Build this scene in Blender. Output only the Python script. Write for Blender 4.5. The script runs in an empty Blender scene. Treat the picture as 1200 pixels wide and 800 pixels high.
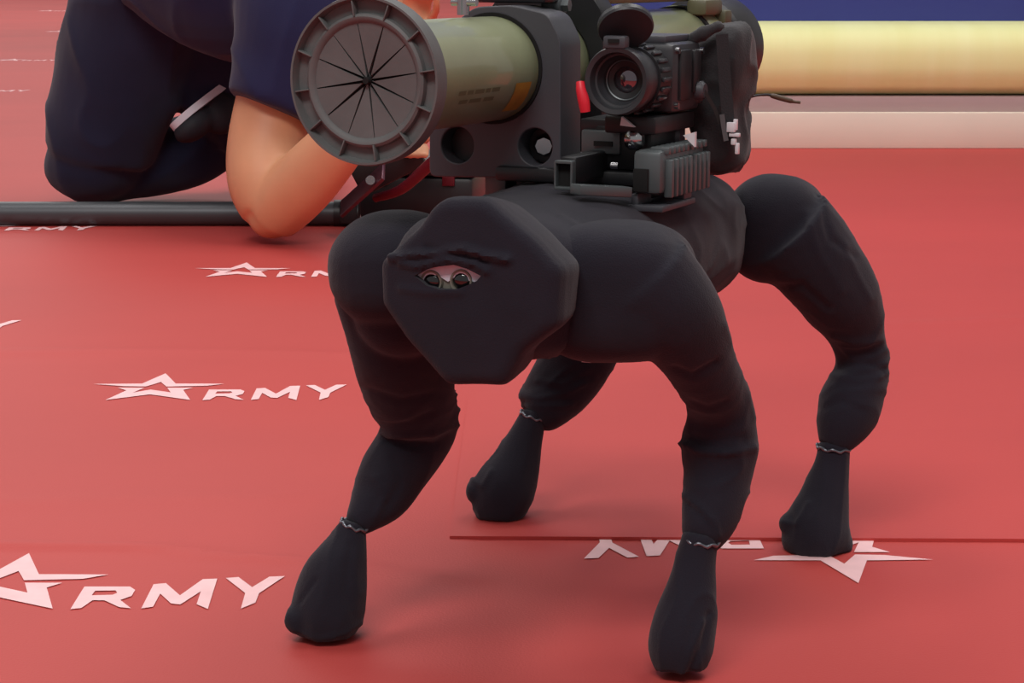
import bpy, bmesh, math, random
from mathutils import Vector, Matrix, noise
random.seed(4)
sc = bpy.context.scene
COL = sc.collection

# ------------------------------------------------------------------ camera
FPX, CAMH, HORIZ = 2400.0, 0.55, -60.0          # focal length in px (1200 wide), eye height, horizon row
PITCH = math.atan((400 - HORIZ) / FPX)
cp, sp_ = math.cos(PITCH), math.sin(PITCH)
cam_d = bpy.data.cameras.new('camera'); cam = bpy.data.objects.new('camera', cam_d); COL.objects.link(cam)
cam_d.sensor_width = 36.0; cam_d.lens = 36.0 * FPX / 1200.0; cam_d.clip_end = 200; cam_d.clip_start = 0.05
cam.location = (0, 0, CAMH); cam.rotation_euler = (math.pi / 2 - PITCH, 0, 0)
sc.camera = cam

# ------------------------------------------------------------------ light of the exhibition hall plus added fill lamps
w = bpy.data.worlds.new('hall'); sc.world = w; w.use_nodes = True
bg = w.node_tree.nodes['Background']; bg.inputs[0].default_value = (1.0, 0.965, 0.97, 1); bg.inputs[1].default_value = 0.29
def area_lamp(name, loc, size, power, aim=None, col=(1, 0.97, 0.94)):
    d = bpy.data.lights.new(name, 'AREA'); d.shape = 'RECTANGLE'; d.size, d.size_y = size; d.energy = power; d.color = col
    o = bpy.data.objects.new(name, d); COL.objects.link(o); o.location = loc
    if aim: o.rotation_euler = (Vector(aim) - Vector(loc)).to_track_quat('-Z', 'Y').to_euler()
    return o
area_lamp('ceiling_or_fill_light', (-1.6, 3.4, 4.6), (2.4, 0.7), 55, (0, 2.4, 0))
area_lamp('ceiling_or_fill_light', (1.8, 2.6, 4.6), (2.4, 0.7), 55, (0.2, 2.2, 0))
area_lamp('ceiling_or_fill_light', (-0.7, -1.3, 4.2), (3.0, 1.0), 130, (0, 2.0, 0.2))  # added frontal fill from above and behind the camera, lights the hood
area_lamp('ceiling_or_fill_light', (1.6, 4.6, 4.6), (3.0, 0.8), 70, (1.6, 5.8, 0))  # added to brighten the yellow pad and blue wall
area_lamp('ceiling_or_fill_light', (-3.0, 9.0, 5.0), (5.0, 2.0), 140)
area_lamp('ceiling_or_fill_light', (-4.0, 17.0, 5.5), (8.0, 3.0), 270)  # added fill, keeps the distant carpet from going dark
area_lamp('ceiling_or_fill_light', (-7.0, 27.0, 6.0), (10.0, 4.0), 430)  # second added fill for the farthest carpet
vs = sc.view_settings
vs.view_transform = 'Standard'; vs.look = 'None'; vs.exposure = 0.0; vs.gamma = 1.0; vs.use_curve_mapping = False

# ------------------------------------------------------------------ projection helpers (real distances along the view rays)
C0 = Vector((0, 0, CAMH))
def ray(px, py):
    dx, dy = (px - 600) / FPX, (py - 400) / FPX
    return Vector((dx, cp - dy * sp_, -sp_ - dy * cp))
def at(px, py, Y):
    d = ray(px, py); return C0 + d * (Y / d.y)
def fl(px, py, z=0.0):
    d = ray(px, py); return C0 + d * ((CAMH - z) / -d.z)
def pxm(Y, py=400):                              # metres per pixel at depth Y
    return (Y / ray(600, py).y) / FPX
def onplane(px, py, P, n):
    d = ray(px, py); return C0 + d * ((P - C0).dot(n) / d.dot(n))

# ------------------------------------------------------------------ materials
def lin(c): 
    c = c / 255.0
    return c / 12.92 if c <= 0.04045 else ((c + 0.055) / 1.055) ** 2.4
def rgb(r, g, b): return (lin(r), lin(g), lin(b), 1)
MATS = {}
def mat(name, col, rough=0.6, metal=0.0, var=0.0, vscale=12.0, bump=0.0, bscale=300.0, sheen=0.0, coat=0.0, emit=0.0, spec=0.5, stretch=(1, 1, 1), col2=None):
    m = bpy.data.materials.new(name); m.use_nodes = True; nt = m.node_tree; b = nt.nodes['Principled BSDF']
    b.inputs['Base Color'].default_value = col; b.inputs['Roughness'].default_value = rough; b.inputs['Metallic'].default_value = metal
    b.inputs['Sheen Weight'].default_value = sheen; b.inputs['Sheen Roughness'].default_value = 0.5
    b.inputs['Coat Weight'].default_value = coat; b.inputs['Specular IOR Level'].default_value = spec
    tc = nt.nodes.new('ShaderNodeTexCoord'); mp = nt.nodes.new('ShaderNodeMapping'); mp.inputs['Scale'].default_value = stretch
    nt.links.new(tc.outputs['Object'], mp.inputs['Vector'])
    if var or col2:
        n = nt.nodes.new('ShaderNodeTexNoise'); n.inputs['Scale'].default_value = vscale; n.inputs['Detail'].default_value = 5
        nt.links.new(mp.outputs[0], n.inputs['Vector'])
        r = nt.nodes.new('ShaderNodeValToRGB'); r.color_ramp.elements[0].position = 0.3; r.color_ramp.elements[1].position = 0.7
        a = col2 or tuple(x * (1 - var) for x in col[:3]) + (1,)
        bb = col if col2 else tuple(min(1, x * (1 + var)) for x in col[:3]) + (1,)
        r.color_ramp.elements[0].color = a; r.color_ramp.elements[1].color = bb
        nt.links.new(n.outputs['Fac'], r.inputs['Fac']); nt.links.new(r.outputs['Color'], b.inputs['Base Color'])
    if bump:
        n2 = nt.nodes.new('ShaderNodeTexNoise'); n2.inputs['Scale'].default_value = bscale; n2.inputs['Detail'].default_value = 3
        nt.links.new(tc.outputs['Object'], n2.inputs['Vector'])
        bp = nt.nodes.new('ShaderNodeBump'); bp.inputs['Strength'].default_value = bump; bp.inputs['Distance'].default_value = 0.001
        nt.links.new(n2.outputs['Fac'], bp.inputs['Height']); nt.links.new(bp.outputs['Normal'], b.inputs['Normal'])
    MATS[name] = m; return m
mat('carpet', rgb(190, 68, 64), 0.62, var=0.07, vscale=1.4, bump=0.25, bscale=420, spec=0.35, stretch=(0.6, 1, 1))
mat('print_white', rgb(250, 200, 202), 0.7, var=0.06, vscale=40)
mat('black_cloth', rgb(33, 31, 41), 0.9, var=0.10, vscale=14, bump=0.5, bscale=900, sheen=0.12, spec=0.2)
mat('tie_metal', rgb(120, 122, 130), 0.35, metal=0.8)
mat('face_plate', rgb(205, 200, 212), 0.5, var=0.05)
mat('face_grey', rgb(110, 106, 96), 0.5)
mat('eye_black', rgb(8, 8, 10), 0.05, coat=1.0)
mat('cap_rubber', rgb(94, 95, 95), 0.62, var=0.10, vscale=30, bump=0.2, bscale=200)
mat('dark_gap', rgb(14, 12, 13), 0.9)
mat('olive', rgb(146, 152, 118), 0.36, var=0.16, vscale=9, bump=0.1, bscale=60, coat=0.5)
mat('olive_dark', rgb(92, 90, 66), 0.5, var=0.15, vscale=20)
mat('stencil', rgb(104, 104, 76), 0.5)
mat('label_amber', rgb(196, 142, 48), 0.45, var=0.18, vscale=60)
mat('plastic_grey', rgb(66, 66, 72), 0.5, var=0.05, vscale=20, bump=0.1, bscale=500)
mat('plastic_black', rgb(30, 30, 33), 0.42, var=0.08, vscale=30)
mat('metal_grey', rgb(92, 98, 100), 0.4, metal=0.35, var=0.08)
mat('steel', rgb(190, 190, 192), 0.22, metal=1.0)
mat('sight_black', rgb(48, 49, 53), 0.4, var=0.06, vscale=40)
mat('lens_glass', rgb(120, 108, 116), 0.06, metal=0.9, coat=1.0)
mat('lens_inner', rgb(150, 130, 135), 0.12, metal=1.0)
mat('red_plastic', rgb(225, 40, 58), 0.4)
mat('white_plastic', rgb(222, 218, 222), 0.4)
mat('nylon', rgb(31, 28, 32), 0.8, var=0.1, vscale=30, bump=0.4, bscale=700, sheen=0.15)
mat('cable_black', rgb(26, 24, 24), 0.5)
mat('cable_plug', rgb(84, 66, 50), 0.5)
mat('trousers', rgb(38, 42, 66), 0.9, var=0.12, vscale=8, bump=0.3, bscale=500, sheen=0.15, spec=0.2)
mat('shirt', rgb(36, 37, 72), 0.9, var=0.08, vscale=8, bump=0.3, bscale=600, sheen=0.15, spec=0.2)
mat('skin', rgb(216, 154, 116), 0.5, var=0.05, vscale=10)
mat('hair', rgb(40, 30, 25), 0.6)
mat('shoe_black', rgb(32, 34, 42), 0.7, bump=0.2)
mat('shoe_sole', rgb(225, 226, 236), 0.6)
mat('pole_grey', rgb(78, 80, 84), 0.42, metal=0.4, var=0.06)
mat('hinge_plate', rgb(110, 72, 84), 0.35, metal=0.5)
mat('maroon', rgb(96, 20, 34), 0.4)
mat('blue_wall', rgb(50, 57, 140), 0.7, var=0.03, vscale=2)
mat('yellow_pad', rgb(244, 244, 182), 0.7, vscale=5, stretch=(3, 0.3, 0.3), col2=rgb(238, 236, 166))
mat('white_trim', rgb(235, 230, 225), 0.5)
mat('mauve_shade', rgb(176, 150, 150), 0.6)  # shade under the yellow pad put into the strip's colour
mat('plinth', rgb(232, 218, 202), 0.6, var=0.03, vscale=3)

# ------------------------------------------------------------------ object helpers
def root_loc(o):
    while o and o.parent: o = o.parent
    return Vector(o.location) if o else Vector((0, 0, 0))
def tag(o, label=None, cat=None, group=None, kind=None):
    for k, v_ in (('label', label), ('category', cat), ('group', group), ('kind', kind)):
        if v_: o[k] = v_
    return o
def thing(name, loc, label, cat, group=None):
    o = bpy.data.objects.new(name, None); COL.objects.link(o); o.location = loc; o.empty_display_size = 0.05
    return tag(o, label, cat, group)
def link(name, me, m, parent=None, angle=38, label=None):
    o = bpy.data.objects.new(name, me); COL.objects.link(o)
    if parent:
        o.parent = parent; off = root_loc(parent)
        me.transform(Matrix.Translation(-off))
    me.materials.clear(); me.materials.append(MATS[m])
    me.shade_smooth()
    if angle < 180: me.set_sharp_from_angle(angle=math.radians(angle))
    if label: o['label'] = label
    return o
def bake(ob):
    dg = bpy.context.evaluated_depsgraph_get(); dg.update()
    me = bpy.data.meshes.new_from_object(ob.evaluated_get(dg), depsgraph=dg)
    return me
def frame(O, ax, up=Vector((0, 0, 1))):
    """4x4 with local x=lateral, y=axis, z=up"""
    y = ax.normalized(); x = y.cross(up).normalized(); z = x.cross(y)
    m = Matrix((x, y, z)).transposed().to_4x4(); m.translation = O; return m
def catmull(P, n):
    out = []
    for i in range(len(P) - 1):
        a, b, c, d = P[max(i - 1, 0)], P[i], P[i + 1], P[min(i + 2, len(P) - 1)]
        for k in range(n):
            t = k / n
            out.append(0.5 * ((2 * b) + (c - a) * t + (2 * a - 5 * b + 4 * c - d) * t * t + (3 * b - a - 3 * c + d) * t ** 3))
    out.append(P[-1].copy()); return out
class MB:
    def __init__(s): s.v = []; s.f = []
    def add(s, vs_, fs):
        k = len(s.v); s.v += [Vector(q) for q in vs_]; s.f += [tuple(i + k for i in q) for q in fs]; return s
    def box(s, M, c, sz, bev=0.0):
        bm = bmesh.new(); bmesh.ops.create_cube(bm, size=1)
        for q in bm.verts: q.co = Vector((q.co.x * sz[0], q.co.y * sz[1], q.co.z * sz[2]))
        if bev: bmesh.ops.bevel(bm, geom=bm.edges[:], offset=bev, segments=2, profile=0.5, affect='EDGES')
        bm.verts.index_update()
        s.add([M @ (q.co + Vector(c)) for q in bm.verts], [[q.index for q in f.verts] for f in bm.faces]); bm.free(); return s
    def lathe(s, M, prof, seg=40, close=True):
        """profile [(along y, radius)] around the local y axis"""
        vs_, fs = [], []; n = len(prof)
        for k in range(seg):
            a = 2 * math.pi * k / seg
            for (y, r) in prof: vs_.append(M @ Vector((r * math.cos(a), y, r * math.sin(a))))
        for k in range(seg):
            k2 = (k + 1) % seg
            for i in range(n - 1): fs.append((k * n + i, k2 * n + i, k2 * n + i + 1, k * n + i + 1))
        if close:
            fs.append([k * n for k in range(seg)][::-1]); fs.append([k * n + n - 1 for k in range(seg)])
        return s.add(vs_, fs)
    def cyl(s, p0, p1, r0, r1=None, seg=20):
        p0, p1 = Vector(p0), Vector(p1); r1 = r0 if r1 is None else r1
        d = p1 - p0; up = Vector((0, 0, 1)) if abs(d.normalized().z) < 0.95 else Vector((1, 0, 0))
        return s.lathe(frame(p0, d, up), [(0, r0), (d.length, r1)], seg)
    def tube(s, P, R, seg=16, sub=6, caps=True, flat=1.0):
        P = [Vector(p) for p in P]
        P4 = [Vector((p.x, p.y, p.z, r)) for p, r in zip(P, R)] if False else None
        pts = catmull(P, sub); rr = [q.x for q in catmull([Vector((r, 0, 0)) for r in R], sub)]
        t0 = (pts[1] - pts[0]).normalized(); nrm = t0.cross(Vector((0.123, 0.97, 0.2))).normalized()
        vs_, fs = [], []
        for i, p in enumerate(pts):
            t = (pts[min(i + 1, len(pts) - 1)] - pts[max(i - 1, 0)]).normalized()
            nrm = (nrm - t * nrm.dot(t)).normalized(); b = t.cross(nrm)
            for k in range(seg):
                a = 2 * math.pi * k / seg
                vs_.append(p + (nrm * math.cos(a) + b * math.sin(a) * flat) * max(rr[i], 1e-4))
        for i in range(len(pts) - 1):
            for k in range(seg):
                k2 = (k + 1) % seg; fs.append((i * seg + k, i * seg + k2, (i + 1) * seg + k2, (i + 1) * seg + k))
        if caps:
            fs.append(list(range(seg))[::-1]); fs.append([(len(pts) - 1) * seg + k for k in range(seg)])
        return s.add(vs_, fs)
    def ball(s, c, r, M=None, seg=20, rings=12, e=1.0):
        """ellipsoid / superellipsoid with radii r in frame M (rotation)"""
        M = M or Matrix.Identity(3); c = Vector(c); vs_, fs = [], []
        def pw(x): return math.copysign(abs(x) ** e, x)
        for i in range(rings + 1):
            ph = -math.pi / 2 + math.pi * i / rings
            for k in range(seg):
                a = 2 * math.pi * k / seg
                q = Vector((r[0] * pw(math.cos(ph)) * pw(math.cos(a)), r[1] * pw(math.cos(ph)) * pw(math.sin(a)), r[2] * pw(math.sin(ph))))
                vs_.append(c + M @ q)
        for i in range(rings):
            for k in range(seg):
                k2 = (k + 1) % seg; fs.append((i * seg + k, i * seg + k2, (i + 1) * seg + k2, (i + 1) * seg + k))
        return s.add(vs_, fs)
    def mesh(s, name):
        me = bpy.data.meshes.new(name); me.from_pydata(s.v, [], s.f); me.validate(); me.update()
        bm = bmesh.new(); bm.from_mesh(me); bmesh.ops.remove_doubles(bm, verts=bm.verts[:], dist=1e-6)
        bmesh.ops.recalc_face_normals(bm, faces=bm.faces[:]); bm.to_mesh(me); bm.free(); return me
    def build(s, name, m, parent=None, angle=38, label=None): return link(name, s.mesh(name), m, parent, angle, label)
    def soft(s, name, vox, smooth=6, disp=None, flat=None):
        """union of the pieces as one continuous skin, relaxed, then folded by disp(co, normal)"""
        me = s.mesh(name); ob = bpy.data.objects.new(name + '_tmp', me); COL.objects.link(ob)
        r = ob.modifiers.new('r', 'REMESH'); r.mode = 'VOXEL'; r.voxel_size = vox
        k = ob.modifiers.new('s', 'SMOOTH'); k.factor = 0.5; k.iterations = smooth
        out = bake(ob); bpy.data.objects.remove(ob); bpy.data.meshes.remove(me)
        nr = [v_.normal.copy() for v_ in out.vertices]
        if disp:
            for v_, n in zip(out.vertices, nr): v_.co += n * disp(v_.co, n)
        if flat is not None:
            for v_ in out.vertices:
                if v_.co.z < flat: v_.co.z = flat
        out.update(); return out
def plate(name, M, outer, holes, depth, bev, m, parent, res=24):
    """extruded plate: outline and holes in local x,z ; extruded along local y by +-depth/2"""
    cu = bpy.data.curves.new(name, 'CURVE'); cu.dimensions = '2D'; cu.fill_mode = 'BOTH'; cu.extrude = depth / 2 - bev; cu.bevel_depth = bev; cu.bevel_resolution = 2
    cu.offset = -bev
    def poly(pts):
        sp = cu.splines.new('POLY'); sp.points.add(len(pts) - 1); sp.use_cyclic_u = True
        for p, q in zip(sp.points, pts): p.co = (q[0], q[1], 0, 1)
    poly(outer)
    for h in holes:
        if len(h) != 3: poly(h[::-1]); continue
        x, z, r = h; poly([(x + r * math.cos(2 * math.pi * k / res), z - r * math.sin(2 * math.pi * k / res)) for k in range(res)])
    ob = bpy.data.objects.new(name + '_tmp', cu); COL.objects.link(ob)
    me = bake(ob); bpy.data.objects.remove(ob)
    R = Matrix(((1, 0, 0, 0), (0, 0, -1, 0), (0, 1, 0, 0), (0, 0, 0, 1)))
    me.transform(M @ R); return link(name, me, m, parent)
def rounded(pts, r, n=4):
    """round the corners of a 2d polygon"""
    out = []; N = len(pts)
    for i in range(N):
        p, a, b = Vector(pts[i]), Vector(pts[i - 1]), Vector(pts[(i + 1) % N])
        da, db = (a - p), (b - p); k = min(r, da.length * 0.45, db.length * 0.45)
        s0, s1 = p + da.normalized() * k, p + db.normalized() * k
        for j in range(n + 1):
            t = j / n; out.append(tuple(s0 * (1 - t) ** 2 + p * 2 * t * (1 - t) + s1 * t * t))
    return out

# ------------------------------------------------------------------ setting: carpet floor
def seg_d(px, py, pts):
    best = 1e9
    p = Vector((px, py))
    for a, b in zip(pts[:-1], pts[1:]):
        d = b - a; t = max(0, min(1, (p - a).dot(d) / d.length_squared)); best = min(best, (p - a - d * t).length)
    return best
RIDGES = [([(-60, 414), (120, 412), (300, 413), (470, 418)], 0.0035, 0.028),
          ([(-80, 638), (0, 640), (180, 642), (270, 653), (360, 658), (440, 669), (524, 681)], 0.0045, 0.012),
          ([(940, 600), (1010, 598), (1260, 602)], 0.0022, 0.012),
          ([(526, 634), (522, 720), (518, 840)], 0.0014, 0.005),
          ([(-60, 590), (150, 586), (330, 584)], 0.002, 0.03),
          ([(1080, 380), (1260, 372)], 0.003, 0.03)]
RID = [([fl(*q).to_2d() for q in p], a, s_) for p, a, s_ in RIDGES]
def height(x, y):
    h = 0.0
    if -1.6 < x < 1.6 and 1.2 < y < 4.2:
        for p, a, s_ in RID:
            d = seg_d(x, y, p)
            if d < 4 * s_: h += a * math.exp(-(d / s_) ** 2)
    return h
xs = [-14, -9, -6, -4, -3, -2.2, -1.7] + [-1.5 + 0.03 * i for i in range(101)] + [1.7, 2.2, 3, 4, 6, 9]
ys = [-3, -1, 0.4, 0.9, 1.15] + [1.25 + 0.006 * i for i in range(330)] + [3.26 + 0.05 * i for i in range(20)] + [4.4, 4.8, 5.4, 6.5, 8, 10, 14, 20, 30, 45]
vv = [(x, y, height(x, y)) for y in ys for x in xs]; nx = len(xs)
ff = [(j * nx + i, j * nx + i + 1, (j + 1) * nx + i + 1, (j + 1) * nx + i) for j in range(len(ys) - 1) for i in range(nx - 1)]
me = bpy.data.meshes.new('floor'); me.from_pydata(vv, [], ff); me.update()
floor = tag(link('floor', me, 'carpet', None, 180), 'red printed exhibition carpet covering the hall floor', 'carpet', kind='structure')
# overlapping sheet whose near edge casts the thin dark seam line
A, B = fl(527, 632), fl(1330, 636)
TH = 0.0035
ov = MB()
far = 0.62
pts = [A, B, Vector((B.x + 0.1, B.y + far, 0)), Vector((A.x + 0.004, A.y + far, 0))]
top = [p + Vector((0, 0, h)) for p, h in zip(pts, (TH, TH, 0.0012, 0.0012))]
ov.add([Vector((p.x, p.y, -0.0005)) for p in pts] + top, [(0, 1, 5, 4), (1, 2, 6, 5), (2, 3, 7, 6), (3, 0, 4, 7), (4, 5, 6, 7), (3, 2, 1, 0)])
ov.build('carpet_panel', 'carpet', floor, label='overlapping red carpet sheet with a seam edge')

# printed word mark: star A followed by R M Y, on the carpet
def uv(px, py): return fl(px, py)
ap1, ft1 = fl(34, 649), fl(64, 714)
STAR_H = ap1.y - ft1.y
S2 = lambda x, k: (fl(100 + x * 0.14167, 425 + (303 - 211 * k) * 0.14167).x - fl(193.5, 438).x, k)
yy = lambda k: STAR_H * k
star_up = [(75, .585), (470, .60), (660, 1.0), (740, .60), (1130, .595), (990, .515), (665, .49), (622, .66), (500, .49), (330, .50)]
star_lo = [(275, .445), (490, .445), (395, .26), (540, .375), (700, .27), (672, .445), (880, .445), (800, .36), (860, 0.0), (535, .20), (180, 0.0), (345, .345)]
SX = 1.03
def c2(x, y):      # crop of the big front print -> local metres (origin under the star's tip on the base line)
    P = fl(x * 0.3, 600 + y * 0.3 + (x - 190) * 0.0035); return (P.x - ap1.x, P.y - ft1.y)
R_out = [(275, 381), (330, 292), (508, 290), (528, 303), (514, 327), (470, 343), (512, 375), (466, 371), (408, 345), (362, 345), (318, 376)]
R_hole = [(372, 308), (452, 306), (458, 315), (440, 323), (358, 326)]
M_out = [(552, 375), (600, 280), (648, 275), (703, 322), (792, 258), (849, 255), (812, 374), (768, 356), (785, 305), (704, 358), (668, 354), (626, 316), (598, 368)]
Y_out = [(882, 252), (932, 248), (985, 287), (1052, 245), (1113, 242), (1012, 310), (998, 347), (941, 371), (958, 310)]
LOGO = [[(S2(x, k)[0] * SX, yy(k)) for x, k in star_up], [(S2(x, k)[0] * SX, yy(k)) for x, k in star_lo]]
ro, rh = [c2(*q) for q in R_out], [c2(*q) for q in R_hole]
LOGO += [[ro[0], ro[1], ro[2], rh[1], rh[0], rh[4], ro[9], ro[10]], [ro[2], ro[3], ro[4], ro[5], ro[6], ro[7], ro[8], ro[9], rh[4], rh[3], rh[2], rh[1]]]
LOGO += [[c2(*q) for q in M_out], [c2(*q) for q in Y_out]]
def word_mark(P, rot, sx=1.0, sy=1.0, z=0.0009):
    bm = bmesh.new(); c, s = math.cos(rot), math.sin(rot)
    for poly in LOGO:
        vs_ = []
        for (x, y) in poly:
            x, y = x * sx, (y - STAR_H) * sy
            X, Y = P.x + x * c - y * s, P.y + x * s + y * c
            vs_.append(bm.verts.new((X, Y, z + height(X, Y))))
        f = bm.faces.new(vs_)
    bmesh.ops.triangulate(bm, faces=bm.faces[:])
    for f in bm.faces:
        f.normal_update()
        if f.normal.z < 0: f.normal_flip()
    me = bpy.data.meshes.new('printed_word'); bm.to_mesh(me); bm.free()
    return link('printed_word', me, 'print_white', floor, 180)
word_mark(fl(34, 649), 0.0)
word_mark(fl(194, 438), 0.0)
word_mark(fl(289, 308), -0.012)
word_mark(fl(-148, 366), 0.0)
word_mark(fl(-20, 261), 0.0, 1.0, 0.75)
word_mark(fl(1006, 684), math.pi, 0.98, 1.05)
word_mark(fl(70, 36), 0.0, 1.0, 1.4); word_mark(fl(18, 69), 0.0, 1.0, 1.2); word_mark(fl(-30, 104), 0.0, 1.0, 1.1); word_mark(fl(60, 12), 0, 1.2, 2.0)

# ------------------------------------------------------------------ setting: blue hall wall with yellow padded ledge on a pale plinth
WY = fl(1000, 174).y
x0, x1 = at(650, 150, WY).x, at(1500, 150, WY).x
zz = lambda py: at(1000, py, WY).z
I4 = Matrix.Identity(4)
MB().box(I4, ((x0 + x1) / 2, WY + 0.34, 1.5), (x1 - x0, 0.08, 3.0), 0.004).build('wall_back', 'blue_wall')
tag(bpy.data.objects['wall_back'], 'plain deep blue hall wall behind the yellow ledge', 'wall', kind='structure')
pl = MB().box(I4, ((x0 + x1) / 2, WY + 0.15, zz(132) / 2), (x1 - x0, 0.30, zz(132)), 0.003).build('trim_1', 'plinth')
tag(pl, 'pale beige plinth along the foot of the blue wall', 'plinth', kind='structure')
z1, z2, z3 = zz(132), zz(114), zz(29)
MB().box(I4, ((x0 + x1) / 2, WY + 0.165, (z1 + z2) / 2), (x1 - x0, 0.27, z2 - z1), 0.001).build('ledge_strip', 'mauve_shade', pl)
pad = MB(); n = 24; rr = (z3 - z2) / 2; prof = []
for k in range(n + 1):
    a = -math.pi / 2 + math.pi * k / n
    prof.append((WY + 0.14 - 0.13 * math.cos(a) ** 0.7 if abs(math.cos(a)) > 1e-6 else WY + 0.14, (z2 + z3) / 2 + rr * math.copysign(abs(math.sin(a)) ** 0.8, math.sin(a))))
prof += [(WY + 0.299, z3), (WY + 0.299, z2)]
N = len(prof)
pad.add([(x, y, z) for x in (x0, x1) for y, z in prof], [(i, (i + 1) % N, N + (i + 1) % N, N + i) for i in range(N)] + [tuple(range(N)), tuple(range(N, 2 * N))[::-1]])
tag(pad.build('trim_2', 'yellow_pad'), 'rounded yellow padded ledge running along the blue wall', 'padding', kind='structure')

# ------------------------------------------------------------------ robot dog in a black cloth suit
TH_D = math.radians(21.5)
U = Vector((math.sin(TH_D), math.cos(TH_D), 0)); V = Vector((math.cos(TH_D), -math.sin(TH_D), 0)); Z = Vector((0, 0, 1))
DO = Vector((0.0622, 1.7035, 0))
RD = Matrix((V, U, Z)).transposed()                    # local x = V, y = U (rear), z
def D(a, b, z): return DO + U * a + V * b + Z * z
dog = thing('robot_dog', DO, 'four-legged robot dog in a black cloth suit with eye-slit hood', 'robot')
def ridg(q): return 1 - abs(noise.noise(q)) * 2
def folds(axis, amp, fa=70, fb=14, soft=0.0012, mask=None):
    axis = Vector(axis).normalized()
    def f(co, n):
        t = co.dot(axis); rest = co - axis * t
        q = rest * fb + axis * (t * fa)
        m = mask(co) if mask else 1.0
        return amp * m * (max(0, ridg(q + Vector((0, 0, 1.5 * noise.noise(co * 16))))) ** 3 - 0.2) + soft * noise.noise(co * 22)
    return f
def px_tube(mb, L, seg=20, sub=6):
    mb.tube([at(x, y, Y) for x, y, h, Y in L], [h * pxm(Y, y) for x, y, h, Y in L], seg, sub)

# torso sleeve
mb = MB(); secs = [(-0.27, .050, .045, .305), (-0.22, .078, .055, .303), (-0.10, .092, .058, .303), (0.02, .097, .060, .300), (0.12, .098, .062, .298), (0.17, .094, .061, .296), (0.20, .080, .054, .294), (0.212, .05, .035, .294)]
sg = 40; vs_ = []
for a, hw, hh, zc in secs:
    for k in range(sg):
        t = 2 * math.pi * k / sg; pw = lambda x: math.copysign(abs(x) ** 0.72, x)
        vs_.append(D(a, hw * pw(math.cos(t)), zc + hh * pw(math.sin(t))))
fs = [(i * sg + k, i * sg + (k + 1) % sg, (i + 1) * sg + (k + 1) % sg, (i + 1) * sg + k) for i in range(len(secs) - 1) for k in range(sg)]
fs += [tuple(range(sg))[::-1], tuple((len(secs) - 1) * sg + k for k in range(sg))]
mb.add(vs_, fs)
me = mb.soft('torso_cover', 0.005, 10, folds((0.5, -0.2, 1), 0.0018, 40, 12, 0.002))
link('torso_cover', me, 'black_cloth', dog, 180)

# shoulder and hip boxes with their leg sleeves
def to_px(co):
    q = co - C0; zc = q.y * cp - q.z * sp_; return Vector((600 + FPX * q.x / zc, 400 - FPX * (q.y * sp_ + q.z * cp) / zc))
def with_creases(base, lines):
    """cloth creases measured off the photograph, pressed into the real surface on the side that shows them"""
    LN = [([Vector(q) for q in L], a * 0.001, s_) for L, a, s_ in lines]
    def f(co, n):
        d = base(co, n); fc = n.dot((C0 - co).normalized())
        if fc > -0.15:
            p = to_px(co); k = min(1, (fc + 0.15) / 0.3)
            for L, a, s_ in LN:
                e = seg_d(p.x, p.y, L)
                if e < 3 * s_: d += k * a * math.exp(-(e / s_) ** 2)
        return d
    return f
def leg(name, body, sleeve, foot, ax, tie_px, lines=()):
    mb = MB()
    for (c, r, e) in body: mb.ball(c, r, RD, 28, 16, e)
    px_tube(mb, sleeve, 22, 6)
    kx, ky, kY = ax
    K = at(kx, ky, kY)
    mk = lambda co: 0.12 + 1.0 * math.exp(-((co - K).length / 0.045) ** 2)
    s0, s1 = at(*[sleeve[0][i] for i in (0, 1, 3)]), at(*[sleeve[-1][i] for i in (0, 1, 3)])
    me = mb.soft(name, 0.003, 5, with_creases(folds(s1 - s0 + Vector((0.05, 0, 0.0)), 0.0030, 34, 17, 0.0022, mk), lines))
    sl = link('leg_sleeve', me, 'black_cloth', dog, 180)
    fb = MB(); px_tube(fb, foot['tube'], 20, 5)
    for (px, py, Y, r) in foot['balls']: fb.ball(at(px, py, Y), r, RD, 20, 12, 0.9)
    axf = at(*[foot['tube'][-1][i] for i in (0, 1, 3)]) - at(*[foot['tube'][0][i] for i in (0, 1, 3)])
    side = axf.cross(Vector((0, 1, 0)))
    me = fb.soft('foot_cover', 0.0025, 9, with_creases(folds(side, 0.0014, 50, 9, 0.0016), lines), foot.get('z', 0.001))
    link('foot_cover', me, 'black_cloth', dog, 180)
    # knotted cord round the ankle
    tx, ty, tr, tY, tilt = tie_px
    c = at(tx, ty, tY); r = tr * pxm(tY, ty)
    a = (at(tx, ty, tY) - at(tx + tilt, ty + 40, tY)).normalized()
    M = frame(c, a, Vector((0, 1, 0.01)))
    t = MB(); P = [M @ Vector((r * math.cos(2 * math.pi * k / 24), 0.0012 * math.sin(k * 2.1), r * math.sin(2 * math.pi * k / 24))) for k in range(25)]
    t.tube(P, [0.0011 + 0.0006 * (k % 2) for k in range(25)], 8, 2)
    t.build('ankle_tie', 'tie_metal', dog, 180, 'thin grey cord tied at the ankle')
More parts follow.
